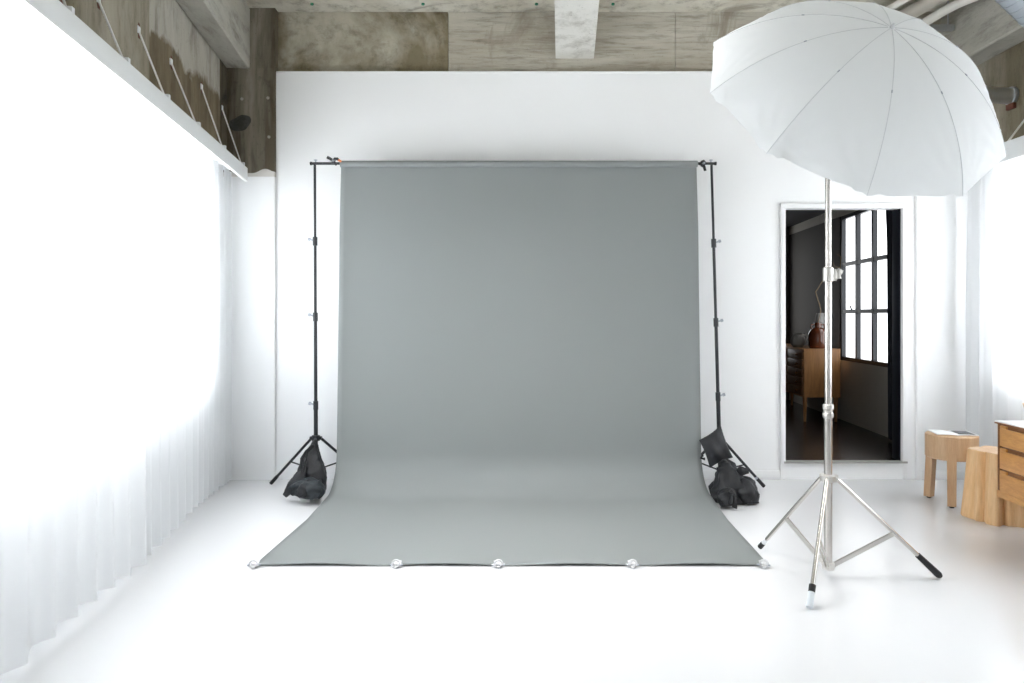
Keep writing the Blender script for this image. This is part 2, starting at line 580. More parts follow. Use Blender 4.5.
# the sliding sash behind the near grid
mb = MB()
for c in (.28, .66, .74, 1.06, 1.12):
    mb.box(c - .022, c + .022, -.125, -.095, WZ0 + .02, WZ1 - .02, SM)
mb.box(W0, W1, -.125, -.095, WZ0 + .03, WZ0 + .08, SM)
mb.build('sash', mat('grey_blue_aluminium', (.22, .26, .32), .4, metal=.4), wo, smooth=False)
lt = MB().box(1.03, 1.06, -.095, -.05, 1.35, 1.40, SM).tube([SM @ Vector((1.045, -.055, 1.375)), SM @ Vector((1.07, -.04, 1.44))], .008)
lt.build('latch', M['blackframe'], wo)

# black curtain drawn to the near side of that window
bu = MB()


def bcf(s, t):
    u = -.25 + .10 * s
    w = .06 + .030 * sin(s * 22) * (.5 + .5 * t) + .02 * sin(s * 9 + 1)
    if t > .75:
        u -= 0
    return SM @ Vector((u + .10 * max(0, t - .80) * s * 2, w, 2.50 - 2.33 * (1 - t)))


bu.grid(lambda a, b: bcf(a, b), 40, 24)
o = bu.build('black_curtain', M['blackcloth'], solid=.004)
tag(o, 'black curtain drawn back beside the black framed window in the dark room', 'curtain')

# sideboard
SBX, SBY, SBZ0, SBZ1 = 3.22, 7.87, FZ + .27, .955
BL, BD = 1.55, .405
sbm = Matrix.Translation((SBX, SBY, 0)) @ Matrix.Rotation(-.06, 4, 'Z')
sb = thing('sideboard', 'walnut sideboard with round drawer knobs standing in the dark room behind the doorway', 'sideboard', (SBX + .2, SBY + .7, FZ))
MB().box(.012, BD, 0, BL, SBZ0, SBZ1, sbm, bev=.004).build('carcass', M['walnutlit'], sb)
for c, (y0, y1) in enumerate(((.02, .5), (.52, 1.02), (1.04, 1.53))):
    for r in range(5):
        z0 = SBZ0 + .02 + r * (SBZ1 - SBZ0 - .035) / 5
        z1 = z0 + (SBZ1 - SBZ0 - .035) / 5 - .008
        d = MB().box(-.006, .016, y0, y1, z0, z1, sbm, bev=.003).build('drawer', M['walnut'], sb)
        MB().lathe([(.006, 0), (.007, .012), (.017, .02), (.017, .027), (.008, .032)],
                   sbm @ Vector((-.004, y0 + .13, (z0 + z1) / 2)), 12, M=Matrix.Rotation(-pi / 2, 4, 'Y')).build('knob', M['teakdark'], d)
for (x, y) in ((.035, .04), (BD - .035, .04), (.035, BL - .05), (BD - .035, BL - .05)):
    p = sbm @ Vector((x, y, 0))
    MB().tube([(p.x, p.y, SBZ0 + .01), (p.x, p.y, FZ)], [.026, .014], 14).build('leg', M['walnutlit'], sb)

# things on the sideboard
p = Vector((3.47, 8.07, SBZ1))
jg = thing('bottle_vase', 'brown glass bottle vase with loop handles on the walnut sideboard', 'vase', p)
MB().lathe([(.085, 0), (.100, .02), (.104, .10), (.100, .17), (.075, .215), (.040, .235), (.034, .262), (.042, .29), (.036, .292), (.030, .27)], p, 28).build('body', M['amber'], jg)
for s in (-1, 1):
    MB().tube([p + Vector((s * .036, 0, .265)), p + Vector((s * .07, 0, .268)), p + Vector((s * .078, 0, .24)), p + Vector((s * .068, 0, .212))], .009, 8).build('handle', M['amber'], jg)
br = MB()
A = lambda x, y, Y=8.07: at(x, y, Y)
br.tube([p + Vector((0, 0, .05)), p + Vector((.005, 0, .30)), A(821, 311), A(818, 300), A(815.5, 292), A(820, 285), A(825, 277), A(831, 270)], [.005] * 5 + [.004, .004, .003], 6)
br.tube([A(825, 277), A(833, 272), A(840, 268), A(841, 257), A(837, 254)], [.004, .003, .003, .003, .002], 6)
br.tube([A(840, 268), A(834, 266), A(833, 262)], [.003, .002, .002], 6)
br.tube([A(815.5, 292), A(818, 301), A(820.5, 305)], [.003, .003, .002], 6)
tag(br.build('dry_branch', M['branch']), 'bare dry branch sprouting from the brown glass vase', 'branch')
p = Vector(((798 - 512) * 8.30 / F, 8.30, SBZ1))
po = thing('clay_pot', 'squat grey clay pot on the walnut sideboard beside the door edge', 'pot', p)
MB().lathe([(.045, 0), (.078, .03), (.085, .075), (.068, .125), (.05, .145), (.058, .165), (.05, .165), (.042, .145)], p, 26).build('body', M['clay'], po)
MB().tube([p + Vector((.05, 0, .14)), p + Vector((.09, 0, .15)), p + Vector((.105, 0, .11)), p + Vector((.08, 0, .07))], .009, 8).build('handle', M['clay'], po)
p = Vector((3.60, 8.30, SBZ1))
tag(MB().lathe([(.05, 0), (.075, .05), (.07, .2), (.052, .36), (.045, .40), (.038, .40)], p, 24).build('ivory_vase', M['ivory']),
    'pale tapered vase half hidden by the metal pole, behind the brown glass vase', 'vase')

# ------------------------------------------------------------------ pelmets, ties, curtains
def pelmet(mtx, u0, u1, w, name, label, zb=2.395, zt=2.495, back=-.0):
    t = thing(name, label, 'pelmet', mtx @ Vector(((u0 + u1) / 2, w, zb)))
    MB().box(u0, u1, w - .018, w, zb, zt, mtx, bev=.003).build('fascia', M['pelmet'], t)
    MB().box(u0, u1, back + .002, w - .018, zt - .02, zt - .001, mtx).build('shelf', M['pelmet'], t)
    MB().box(u0, u1, w - .022, w + .004, zb - .008, zb - .0005, mtx).build('edge_strip', M['trim'], t)
    return t


pelmet(LM, .02, ULEN - .1, .19, 'curtain_pelmet', 'long white pelmet board hung on thin rods above the big sheer curtain wall')
RM2 = Matrix(((0, -1, 0, RW), (1, 0, 0, 0), (0, 0, 1, 0), (0, 0, 0, 1)))
pelmet(RM2, REAR + .1, 5.72, .21, 'curtain_pelmet', 'white pelmet board partly behind the umbrella, above the curtain by the drawers', 2.43, 2.56, .02)


def inv_u(px, py, w, z):
    """position along the left wall where the sight line through px meets the plane w"""
    # point = LM @ (u, w, z): solve X/Y = (px-512)/F
    k = (px - 512) / F
    o = LM @ Vector((0, w, 0))
    return (k * o.y - o.x) / (UDIR.x - k * UDIR.y)


def zat(py, P):
    return H0 + (HZ - py) * P.y / F


ties = [((222, 108), (242, 163)), ((201.5, 87), (223, 145)), ((171, 62), (197, 123)), ((138.5, 30), (166, 96)), ((98, -1), (125, 61)), ((61, -8), (68, 11))]
names = ['first from the corner column', 'second from the corner column', 'third from the corner column', 'fourth from the corner column',
         'fifth from the corner column', 'sixth from the corner column']
for i, ((x0, y0), (x1, y1)) in enumerate(ties):
    u = inv_u(x1, y1, .165, 0)
    pb = LM @ Vector((u, .165, 2.494))
    ut = inv_u(x0, y0, .004, 0)
    pt = LM @ Vector((ut, .004, 0))
    pt.z = zat(y0, pt)
    t = thing('tie_rod', 'thin white steel rod from stained concrete to the pelmet, ' + names[i], 'rod', pb, 'tie rods of the long pelmet')
    MB().tube([pt, pb], .0055, 8).build('rod', M['trim'], t)
    e = MB().box(-.018, .018, -.004, .006, -.02, .02, Matrix.Translation(pt) @ LM.to_3x3().to_4x4(), bev=.003).build('anchor', M['tape'], t)
    MB().box(-.012, .012, -.02, .02, 0, .028, Matrix.Translation(pb + Vector((0, 0, .0))) @ LM.to_3x3().to_4x4(), bev=.002).build('foot_plate', M['tape'], t)
    q = pt + WDIR * .001
    st = MB()
    st.grid(lambda a, b: LM @ (LM.inverted() @ pt + Vector(((a - .5) * .034 * (1 - .5 * abs(b - .4)), .0025, (b - .55) * .085))), 6, 6)
    st.build('rust_stain', M['rust'], t)
# the rod on the right wall
pt = at(1016, 111, 5.06)
pt.x = RW - .024
pb = Vector((RW - .16, 5.12, 2.56))
t = thing('tie_rod', 'thin steel rod with a rusty end on the concrete wall below the elbow pipe', 'rod', pb)
MB().tube([pt, pb], .007, 8).build('rod', M['pipewhite'], t)
MB().box(pt.x - .012, pt.x + .004, pt.y - .025, pt.y + .025, pt.z - .03, pt.z + .03, bev=.006).build('anchor', M['rust'], t)


def curtain(name, label, mtx, u0, u1, w, ztop, zhem, seed, n, amp=.032, wl=.16, endw=None, group=None):
    rnd = random.Random(seed)
    ph = [rnd.uniform(0, 6.28) for _ in range(6)]

    def fn(a, t):
        u = u0 + (u1 - u0) * a
        z = ztop + (zhem - ztop) * t
        k = 2 * pi / wl
        warp = .35 * sin(u * 2.3 + ph[0]) + .3 * sin(u * 5.1 + ph[1]) + .25 * t * sin(u * 1.7 + ph[5])
        f = sin(k * u + 3 * warp)
        f = f - .25 * sin(2 * (k * u + 3 * warp))
        am = amp * (.45 + .55 * min(1, t * 2.0)) * (1 + .35 * sin(u * 1.9 + ph[2]))
        wv = w + am * f + .018 * t * sin(u * 3.3 + ph[3])
        if t < .04:
            wv = w + am * f * .7
        hem = .018 * t ** 6 * sin(u * 4.1 + ph[4])
        if endw:
            wv += endw(a)
        return mtx @ Vector((u + .012 * cos(k * u + 3 * warp), wv, z + hem))
    o = MB().grid(fn, n, 26).build(name, M['sheer'], ang=180)
    return tag(o, label, 'curtain', group)


G = 'sheer curtains along the big window wall'
curtain('sheer_curtain', 'narrow sheer white curtain end gathered against the white corner column', LM, -.03, .165, .05, 2.474, .035, 5, 60, .016, .085, group=G)
CW = .045
u137 = inv_u(137, 500, CW, 0)
curtain('sheer_curtain', 'sheer white curtain panel under the long pelmet, next to the narrow gathered curtain end', LM, .17, u137, CW, 2.47, .045, 11, 420, .030, .15, group=G)
curtain('sheer_curtain', 'largest sheer white curtain panel under the long pelmet, closing towards the viewer', LM, u137 - .05, ULEN - .15, CW + .03, 2.47, .045, 23, 720, .034, .19, group=G)
RMc = Matrix(((0, -1, 0, RW), (1, 0, 0, 0), (0, 0, 1, 0), (0, 0, 0, 1)))
curtain('sheer_curtain', 'long sheer white curtain behind the wooden drawers, log stool and oak stool', RMc, REAR + .1, 5.64, .11, 2.52, .03, 31, 1100, .03, .15)

# ------------------------------------------------------------------ services at the ceiling, right
def spiral(name, label, P0, P1, r, mt, rings):
    t = thing(name, label, 'duct', P0)
    MB().tube([P0, P1], r, 28).build('duct_wall', mt, t)
    d = (P1 - P0)
    q = MB()
    for i in range(rings):
        c = P0 + d * ((i + .5) / rings)
        n = d.normalized()
        q.tube([c - n * .004, c + n * .004], r + .004, 28)
    q.build('seam_ribs', mt, t)
    return t


P0 = at(984, -36, 4.62)
P1 = at(1064, 42, 4.80)
spiral('air_duct', 'fat galvanised round duct near the ceiling, above the elbow pipe', P0, P1, .095, M['spiral'], 14)
ez = H0 + (HZ - 96) * 5.25 / F
el = thing('elbow_pipe', 'short shiny steel elbow pipe entering the concrete wall beside the umbrella', 'pipe', (RW - .02, 5.25, ez))
pts = [Vector((RW - .018, 5.25, ez)), Vector((RW - .20, 5.25, ez + .005))]
for i in range(1, 7):
    a = R(5 * i)
    pts.append(Vector((RW - .20 - .30 * sin(a), 5.25 - .01 * i, ez + .005 + .30 * (1 - cos(a)))))
pts.append(pts[-1] + Vector((-.45, -.10, .26)))
MB().tube(pts, .058, 24).build('pipe', M['steel'], el)
MB().tube([(RW - .045, 5.25, ez), (RW - .022, 5.25, ez)], .066, 24).build('flange', M['steel'], el)
MB().box(RW - .05, RW - .022, 5.21, 5.29, ez - .10, ez - .055, bev=.008).build('bracket', M['rust'], el)
q = at(974, 60, 5.4)
tag(MB().tube([Vector((q.x, 5.55, CEIL + .002)), Vector((q.x, 5.55, 2.95))], .007, 8).build('hanger_rod', M['black']), 'thin dark hanger rod beside the steel elbow pipe', 'rod')


def run(name, label, x0, y0, slope, z, r, mt, sxx=1.0, wob=0., n=24, up=False):
    pts = []
    for i in range(n):
        Y = 5.805 - i * .15
        pts.append(Vector((x0 + slope * (5.5 - Y) + wob * sin(i * 1.1), Y, z + wob * .7 * cos(i * 1.7))))
    if up:
        pts += [pts[-1] + Vector((.01, -.06, .03)), pts[-1] + Vector((.012, -.09, .09)), pts[-1] + Vector((.012, -.09, CEIL + .002 - pts[-1].z))]
    o = MB().tube(pts, r, 14, sx=sxx).build(name, mt)
    return tag(o, label, 'pipe')


run('ceiling_pipe', 'white wrapped pipe under the ceiling, next to the fat duct', 3.19, 5.5, .27, 3.60, .034, M['pipewhite'], 1, .010)
run('ceiling_conduit', 'flat greige conduit under the ceiling between two white pipes', 3.07, 5.47, .22, 3.66, .05, M['pipegrey'], 1.3, n=6, up=True)
run('ceiling_pipe', 'thin cream pipe under the ceiling just above the umbrella tip', 2.925, 5.5, .20, 3.70, .026, M['pipewhite'], 1)
o = MB().box(-.09, .09, -.02, .02, -.022, .022, Matrix.Translation(at(942, 28, 5.6)), bev=.006).tube([at(948, 24, 5.6), Vector((at(948, 24, 5.6).x, 5.6, CEIL + .002))], .006, 8).build('pipe_hanger', M['steel'])
tag(o, 'small blue grey steel hanger bar under the white wrapped pipe', 'hanger')
tag(MB().box(.62, .78, 4.86, 5.02, CEIL - .06, CEIL + .002, bev=.01).build('junction_box', M['trim']), 'small white box on the ceiling beside the pale beam', 'box')
for i, px in enumerate((312, 423, 536.5, 613)):
    y = 4.2 * F / 312
    Yp = (CEIL - H0) * F / (HZ - 3.5)
    X = (px - 512) * Yp / F
    tag(MB().lathe([(.013, 0), (.013, -.012), (.008, -.014)], (X, Yp, CEIL + .001), 12).build('ceiling_plug', M['green']),
        'tiny green plug in the ceiling slab, ' + ['first from the corner column', 'second from the corner column', 'third from the corner column', 'beside the small white box'][i], 'plug', 'green plugs in the ceiling slab')
# form tie holes and a patch on the corner column
for (px, py) in ((242, 99), (268, 98), (269, 137)):
    q = at(px, py, 5.718)
    MB().lathe([(.012, 0), (.012, .004), (.005, .005)], q, 12, M=Matrix.Rotation(pi / 2, 4, 'X')).build('form_tie', M['pipegrey'], bpy.data.objects['wall_corner_column'])
pm = MB()
q = at(240, 123, 5.717)
ring = []
for i in range(22):
    a = 2 * pi * i / 22
    rr = 1 + .22 * noise.noise(Vector((cos(a) * 1.4, sin(a) * 1.4, 3)))
    ring.append(q + Vector((cos(a) * .092 * rr, 0, sin(a) * .06 * rr + cos(a) * .022)))
pm.rings([ring, [p + Vector((0, -.004, 0)) for p in ring]])
pm.build('mortar_patch', concrete('mortar_patch', (.10, .10, .09), (.06, .058, .05), (.18, .18, .17), (4, 4, 4), .4, .6), bpy.data.objects['wall_corner_column'])

# linear lamps added out of view to brighten the paper on the floor
for (x, y, wh) in ((.05, 3.6, 'the front edge of the grey paper'), (.05, 4.2, 'the middle of the grey paper')):
    t = thing('added_ceiling_lamp', 'added unseen white linear lamp hung over ' + wh, 'lamp', (x, y, 3.45), 'added linear lamps')
    MB().box(x - .75, x + .75, y - .09, y + .09, 3.41, 3.48, bev=.008).build('housing', M['trim'], t)
    MB().box(x - .73, x + .73, y - .075, y + .075, 3.403, 3.409).build('diffuser', M['lamp'], t, smooth=False)
    la = bpy.data.lights.new('added_area_light', 'AREA')
    la.shape, la.size, la.size_y, la.energy, la.spread, la.color = 'RECTANGLE', 1.46, .15, ADDED_LAMP_W, R(88), (1, .99, .97)
    lo_ = bpy.data.objects.new('added_area_light', la)
    COL.objects.link(lo_)
    lo_.location = (x, y, 3.40)
    lo_.parent = t
    lo_.matrix_parent_inverse = world(t).inverted()
    for sgn in (-.6, .6):
        MB().tube([(x + sgn, y, 3.478), (x + sgn, y, CEIL + .002)], .004, 8).build('hanger', M['grip'], t)

# ------------------------------------------------------------------ backdrop
BY = 5.42
BARZ = H0 + (HZ - 163.5) * BY / F
PW = 2.72
bd = thing('paper_backdrop', 'wide seamless grey paper backdrop hanging from a black bar and sweeping onto the white floor', 'backdrop', (.0, 4.5, 0))
CX = .052
MB().tube([(CX - PW / 2, BY, BARZ - .004), (CX + PW / 2, BY, BARZ - .004)], .025, 28).build('roll', M['paper'], bd)
YB = BY + .024
LEAN = .10
RAD = .32
FY = 3.747
s1 = BARZ - RAD
s2 = s1 + RAD * pi / 2
s3 = s2 + (YB - LEAN - RAD - FY)


def sheet(a, t):
    s = t * s3
    x = (a - .5) * PW
    # gentle curl of the two edges
    d = min(a, 1 - a) * PW
    curl = .038 * exp(-d / .12)
    if s < s1:
        y, z, ny, nz = YB - LEAN * (s / s1) ** 1.3, BARZ - s, -1, 0
        curl *= min(1, s / .5)
    elif s < s2:
        q = (s - s1) / RAD
        y, z = YB - LEAN - RAD + RAD * cos(q), RAD - RAD * sin(q) + .002
        ny, nz = -cos(q), sin(q)
    else:
        y, z = YB - LEAN - RAD - (s - s2), .002
        ny, nz = 0, 1
        fr = (s - s2) / (s3 - s2)
        curl *= max(0, 1 - fr * 3)
        # front edge lifts a touch between the clips
        px = a * 4
        z += .012 * max(0, (fr - .9) / .1) ** 1.5 * abs(sin(pi * px)) ** 1.3 * (1.0 if px > 1 else 1.0)
    w = .004 * noise.noise(Vector((x * 1.3, s * 1.1, 2.2)))
    xs = CX + x + (-.055 if s > s2 else 0) * ((s - s2) / (s3 - s2) if s > s2 else 0)
    return Vector((xs, y + ny * (curl + abs(w)), z + nz * (curl + abs(w)) + .0015))


MB().grid(sheet, 72, 150).build('sheet', M['paper'], bd, ang=180, solid=.0012)

xb0, xb1 = (311 - 512) * BY / F, (715.5 - 512) * BY / F
cb = thing('crossbar', 'thin black metal crossbar carrying the grey paper roll between two stands', 'bar', (0, BY, BARZ))
MB().tube([(xb0, BY, BARZ), (xb1, BY, BARZ)], .0102, 16).build('tube', M['black'], cb)
for x in (xb0, xb1):
    MB().tube([(x - .006, BY, BARZ), (x + .006, BY, BARZ)], .0135, 16).build('end_cap', M['rubber'], cb)
for x in (xb0 + .035, xb1 - .035):
    MB().tube([(x, BY, BARZ + .006), (x, BY, BARZ + .03)], [.006, .006], 8).tube([(x - .013, BY, BARZ + .026), (x + .013, BY, BARZ + .026)], .004, 8).build('wing_nut', M['grip'], cb)


def spring_clamp(label, P, jaw, handle, lower, pad, tip):
    t = thing('spring_clamp', label, 'clamp', P, 'black spring clamps on the crossbar')
    MB().tube(jaw, [.011, .013, .012, .008], 10).build('upper_jaw', M['black'], t)
    MB().tube(lower, [.008, .012, .009], 10).build('lower_jaw', M['black'], t)
    MB().tube(handle, [.012, .011, .010], 10).build('handle', M['rubber'], t)
    MB().tube([P + Vector((0, -.024, 0)), P + Vector((0, .016, 0))], .009, 12).build('spring', M['grip'], t)
    MB().tube(pad, [.010, .008], 10).build('jaw_pad', tip, t)
    return t


k_ = lambda x, y: at(x, y, BY - .032)
spring_clamp('black spring clamp with an orange jaw pad on the crossbar', k_(333.6, 161.2),
             [k_(333, 161), k_(335, 159), k_(337.5, 159), k_(339, 160.5)], [k_(327.3, 157.2), k_(330, 158.6), k_(333.6, 161)],
             [k_(330.5, 163.6), k_(334, 162), k_(336.5, 165)], [k_(338.6, 160), k_(341.2, 161.6)], M['orange'])
spring_clamp('black spring clamp with its handle hanging down at the crossbar end by the doorway', k_(703.3, 163.6),
             [k_(704.8, 163), k_(703.6, 161.2), k_(702, 162), k_(700.2, 163.6)], [k_(703, 164), k_(704.2, 167), k_(705.2, 170.8)],
             [k_(704.5, 165), k_(702.5, 165.8), k_(700.8, 164.8)], [k_(700.8, 163.8), k_(698.8, 164.3)], M['rubber'])


def backdrop_stand(label, xt, xbm, yb, hubz, legs, joints, knob):
    t = thing('backdrop_stand', label, 'stand', (xbm, yb, 0), 'black backdrop stands')
    top = Vector((xt, BY, BARZ - .012))
    bot = Vector((xbm, yb, .10))
    L = lambda z: bot + (top - bot) * ((z - bot.z) / (top.z - bot.z))
    zs = [bot.z] + joints + [top.z]
    rr = [.0155, .0130, .0112, .0096]
    for i in range(len(zs) - 1):
        MB().tube([L(zs[i]), L(zs[i + 1] + (.02 if i < len(zs) - 2 else 0))], rr[min(i, 3)], 16).build('pole_section', M['black'], t)
    for z in joints:
        c = MB().tube([L(z - .035), L(z + .03)], .0185, 16).build('collar', M['black'], t)
        q = L(z)
        MB().tube([q, q + Vector((knob * .04, -.005, .012))], [.006, .006], 8).tube([q + Vector((knob * .036, -.005, .011)), q + Vector((knob * .052, -.006, .015))], [.013, .011], 10).build('knob', M['grip'], c)
    hp = L(hubz)
    MB().tube([L(hubz - .02), L(hubz + .02)], .03, 18).box(hp.x - .045, hp.x + .045, hp.y - .016, hp.y + .016, hubz - .012, hubz + .012, bev=.004).build('hub', M['black'], t)
    MB().tube([L(.13), L(.17)], .026, 16).build('lower_collar', M['black'], t)
    for (fx, fy) in legs:
        foot = Vector((fx, fy, .012))
        d = Vector((fx - hp.x, fy - hp.y, 0)).normalized()
        st = hp + d * .035
        lg = MB().tube([st, foot], .0105, 12).build('leg', M['black'], t)
        v = (foot - st).normalized()
        MB().tube([foot - v * .085, foot + v * .0], [.0135, .0145], 12).build('rubber_foot', M['rubber'], lg)
        if knob > 0:
            MB().tube([foot - v * .105, foot - v * .083], [.0125, .0125], 12).build('grey_band', M['grip'], lg)
        mid = st + (foot - st) * .52
        lc = L(.15) + d * .02
        MB().tube([lc, mid], .006, 8).build('brace', M['black'], t)
    return t


HZ_HUB = H0 - (438 - HZ) * BY / F
xl = (316 - 512) * BY / F
backdrop_stand('black tripod backdrop stand at the crossbar end by the white corner column', (314.8 - 512) * BY / F, xl, BY,
               HZ_HUB, [(-1.885, 5.56), (-1.15, 5.70), (-1.44, 5.09)], [H0 + (HZ - y) * BY / F for y in (405, 316.5, 241)], -1)
xr = (719.5 - 512) * BY / F
backdrop_stand('black tripod backdrop stand at the crossbar end by the doorway', (711.5 - 512) * BY / F, xr, BY - .02,
               HZ_HUB - .02, [(1.935, 5.46), (1.33, 5.70), (1.50, 5.04)], [H0 + (HZ - y) * BY / F for y in (396, 322, 243)], 1)


# ------------------------------------------------------------------ sandbags
def loft(sections, n=56, seed=0, amp=.02, freq=9, fold=0.):
    """sections: (centre, rx, ry) from end to end - a crumpled cloth pouch with sharp creases"""
    rings, fine = [], []
    for i in range(len(sections) - 1):
        for k in range(9):
            t = k / 9
            a, b = sections[i], sections[i + 1]
            fine.append((Vector(a[0]).lerp(Vector(b[0]), t), a[1] + (b[1] - a[1]) * t, a[2] + (b[2] - a[2]) * t))
    fine.append((Vector(sections[-1][0]), sections[-1][1], sections[-1][2]))
    off = Vector((seed, seed * 1.7, seed * .3))
    for j, (c, rx, ry) in enumerate(fine):
        d = (fine[min(j + 4, len(fine) - 1)][0] - fine[max(j - 4, 0)][0]).normalized()
        ax = d.cross(Vector((0, 1, 0)))
        if ax.length < .2:
            ax = d.cross(Vector((0, 0, 1)))
        ax.normalize()
        ay = d.cross(ax)
        ring = []
        for k in range(n):
            a = 2 * pi * k / n
            ca, sa = cos(a), sin(a)
            e = (abs(ca) ** 2.6 + abs(sa) ** 2.6) ** (-1 / 2.6)
            p = c + ax * (rx * ca * e) + ay * (ry * sa * e)
            nn = ax * ca + ay * sa
            q = Vector((p.x * freq, p.y * freq, p.z * freq * .6)) + off
            q += Vector((noise.noise(q * .9), noise.noise(q * .9 + off), 0)) * .7
            ridge = .45 - abs(noise.noise(q))
            ridge2 = .4 - abs(noise.noise(q * 2.3 + off))
            w = 1.5 * ridge + .7 * ridge2 + fold * (abs(sin(3 * a + .12 * j + seed)) - .5) * 2
            p = p + nn * (amp * w * min(1, rx / .04))
            p.z = max(p.z, .004)
            ring.append(p)
        rings.append(ring)
    return MB().rings(rings)


def strap(pts, w=.014):
    m = MB()
    m.tube(pts, w, 8, sx=.3)
    return m


YS = 5.10
a = lambda x, y, Y=YS: at(x, y, Y)
sbag = thing('sandbag', 'slumped black sandbag on the backdrop stand by the white corner column', 'sandbag', (a(305, 498).x, YS, 0), 'black sandbags on the backdrop stands')
up = loft([(a(315, 441, 5.30), .012, .012), (a(314, 448, 5.25), .030, .030), (a(312, 458, 5.20), .058, .05), (a(311.5, 469, 5.17), .082, .075), (a(313, 480, 5.15), .088, .09),
           (a(314, 489, 5.14), .07, .085), (a(312, 495, 5.14), .04, .06)], 56, 3, .014, 12, .3)
up.build('upper_pouch', M['nylon'], sbag, ang=60)
lo = loft([(a(285.5, 494, 5.04), .010, .012), (a(291, 489, 5.03), .030, .034), (a(299, 487.5, 5.02), .048, .06), (a(308, 488, 5.01), .056, .075), (a(316, 489.5, 5.0), .056, .075),
           (a(322, 491.5, 5.0), .036, .05), (a(325, 492, 5.0), .010, .016)], 56, 9, .017, 14, .35)
lo.build('lower_pouch', M['nylon2'], sbag, ang=50)
fl = loft([(a(306, 466, 5.08), .012, .010), (a(300, 476, 5.04), .034, .016), (a(293, 486, 5.0), .036, .016), (a(284.5, 496, 4.98), .014, .010)], 56, 5, .009, 16, .2)
fl.build('flap', M['nylon'], sbag, ang=50)
fl = loft([(a(309, 480, 5.0), .014, .012), (a(306, 487, 4.95), .036, .016), (a(301, 493, 4.93), .030, .016), (a(298, 497, 4.92), .012, .010)], 56, 15, .009, 16, .2)
fl.build('flap', M['nylon'], sbag, ang=50)
strap([a(314, 446, 5.2), a(306, 452, 5.12), a(301.5, 459, 5.08), a(301, 467, 5.06), a(303, 474, 5.06)], .016).build('carry_strap', M['nylon'], sbag)
MB().tube([a(308, 449, 5.15), a(306, 460, 5.09), a(303, 472, 5.05)], .012, 8, sx=.4).build('handle', M['nylon'], sbag)

# right hand pair
c = [a(720.7, 425, 5.30), a(699.0, 440, 5.26), a(709.8, 468, 5.22), a(733, 457.5, 5.28)]
pil = thing('sandbag', 'square black sandbag pouch hanging above another sandbag on the stand by the doorway', 'sandbag', a(718, 467, 5.25), 'black sandbags on the backdrop stands')


def pillow(sgn):
    def fn(u, v):
        p = c[0].lerp(c[1], u).lerp(c[3].lerp(c[2], u), v)
        b = (max(0, 16 * u * (1 - u) * v * (1 - v))) ** .55
        pin = 1 - .10 * 4 * v * (1 - v) * abs(2 * u - 1) - 0
        ctr = (c[0] + c[1] + c[2] + c[3]) / 4
        e = p - ctr
        k = 1 - .08 * (4 * u * (1 - u) * (2 * v - 1) ** 2 + 4 * v * (1 - v) * (2 * u - 1) ** 2)
        p = ctr + e * k
        w = .010 * noise.noise(p * 9) * b + .006 * sin(14 * u + 5 * v) * b
        p.y += -sgn * (.042 * b) + w - .0 * pin
        return p
    return fn


m = MB().grid(pillow(1), 22, 22)
m.grid(pillow(-1), 22, 22)
m.build('pouch', M['nylon'], pil, ang=60)
strap([a(703, 455, 5.2), a(701, 458, 5.19), a(705, 459, 5.19)], .012).build('strap_end', M['rubber'], pil)

lb = thing('sandbag', 'lumpy black sandbag slumped on the floor below the square pouch by the doorway', 'sandbag', a(732, 505, 5.0), 'black sandbags on the backdrop stands')
YR = 5.0
b_ = lambda x, y, Y=YR: at(x, y, Y)
loft([(b_(725, 461, 5.20), .022, .02), (b_(727, 468, 5.16), .045, .045), (b_(728, 477, 5.10), .075, .07), (b_(730, 487, 5.08), .115, .10), (b_(732, 497, 5.08), .138, .11), (b_(733, 504, 5.08), .125, .10)],
     34, 14, .022, 13, .35).build('main_pouch', M['nylon'], lb, ang=60)
loft([(b_(741, 478, 5.08), .02, .02), (b_(745, 485, 5.04), .055, .05), (b_(747.5, 495, 5.0), .07, .06), (b_(748, 503, 4.99), .06, .05)], 56, 21, .018, 14, .35).build('side_pouch', M['nylon'], lb, ang=60)
loft([(b_(722, 490, 4.92), .03, .02), (b_(725, 494, 4.90), .056, .05), (b_(727.5, 500, 4.88), .056, .05), (b_(728.5, 506, 4.87), .042, .04)], 56, 27, .013, 16, .3).build('rolled_end', M['nylon'], lb, ang=60)
loft([(b_(735, 472, 5.08), .012, .01), (b_(741, 471, 5.06), .030, .018), (b_(748.5, 471, 5.06), .016, .010)], 56, 33, .008, 14, .2).build('flap', M['nylon'], lb, ang=60)
loft([(b_(719, 480, 5.14), .02, .02), (b_(714.5, 489, 5.12), .040, .03), (b_(713.5, 494, 5.10), .022, .022)], 56, 41, .010, 12, .2).build('flap', M['nylon'], lb, ang=60)
strap([b_(730, 491, 4.84), b_(734, 497, 4.82), b_(735, 503, 4.82), b_(734.5, 508, 4.83)], .018).build('carry_strap', M['rubber'], lb)
MB().box(-.012, .012, -.006, .006, -.03, .03, Matrix.Translation(b_(731, 499, 4.815)), bev=.004).build('buckle', M['black'], lb)

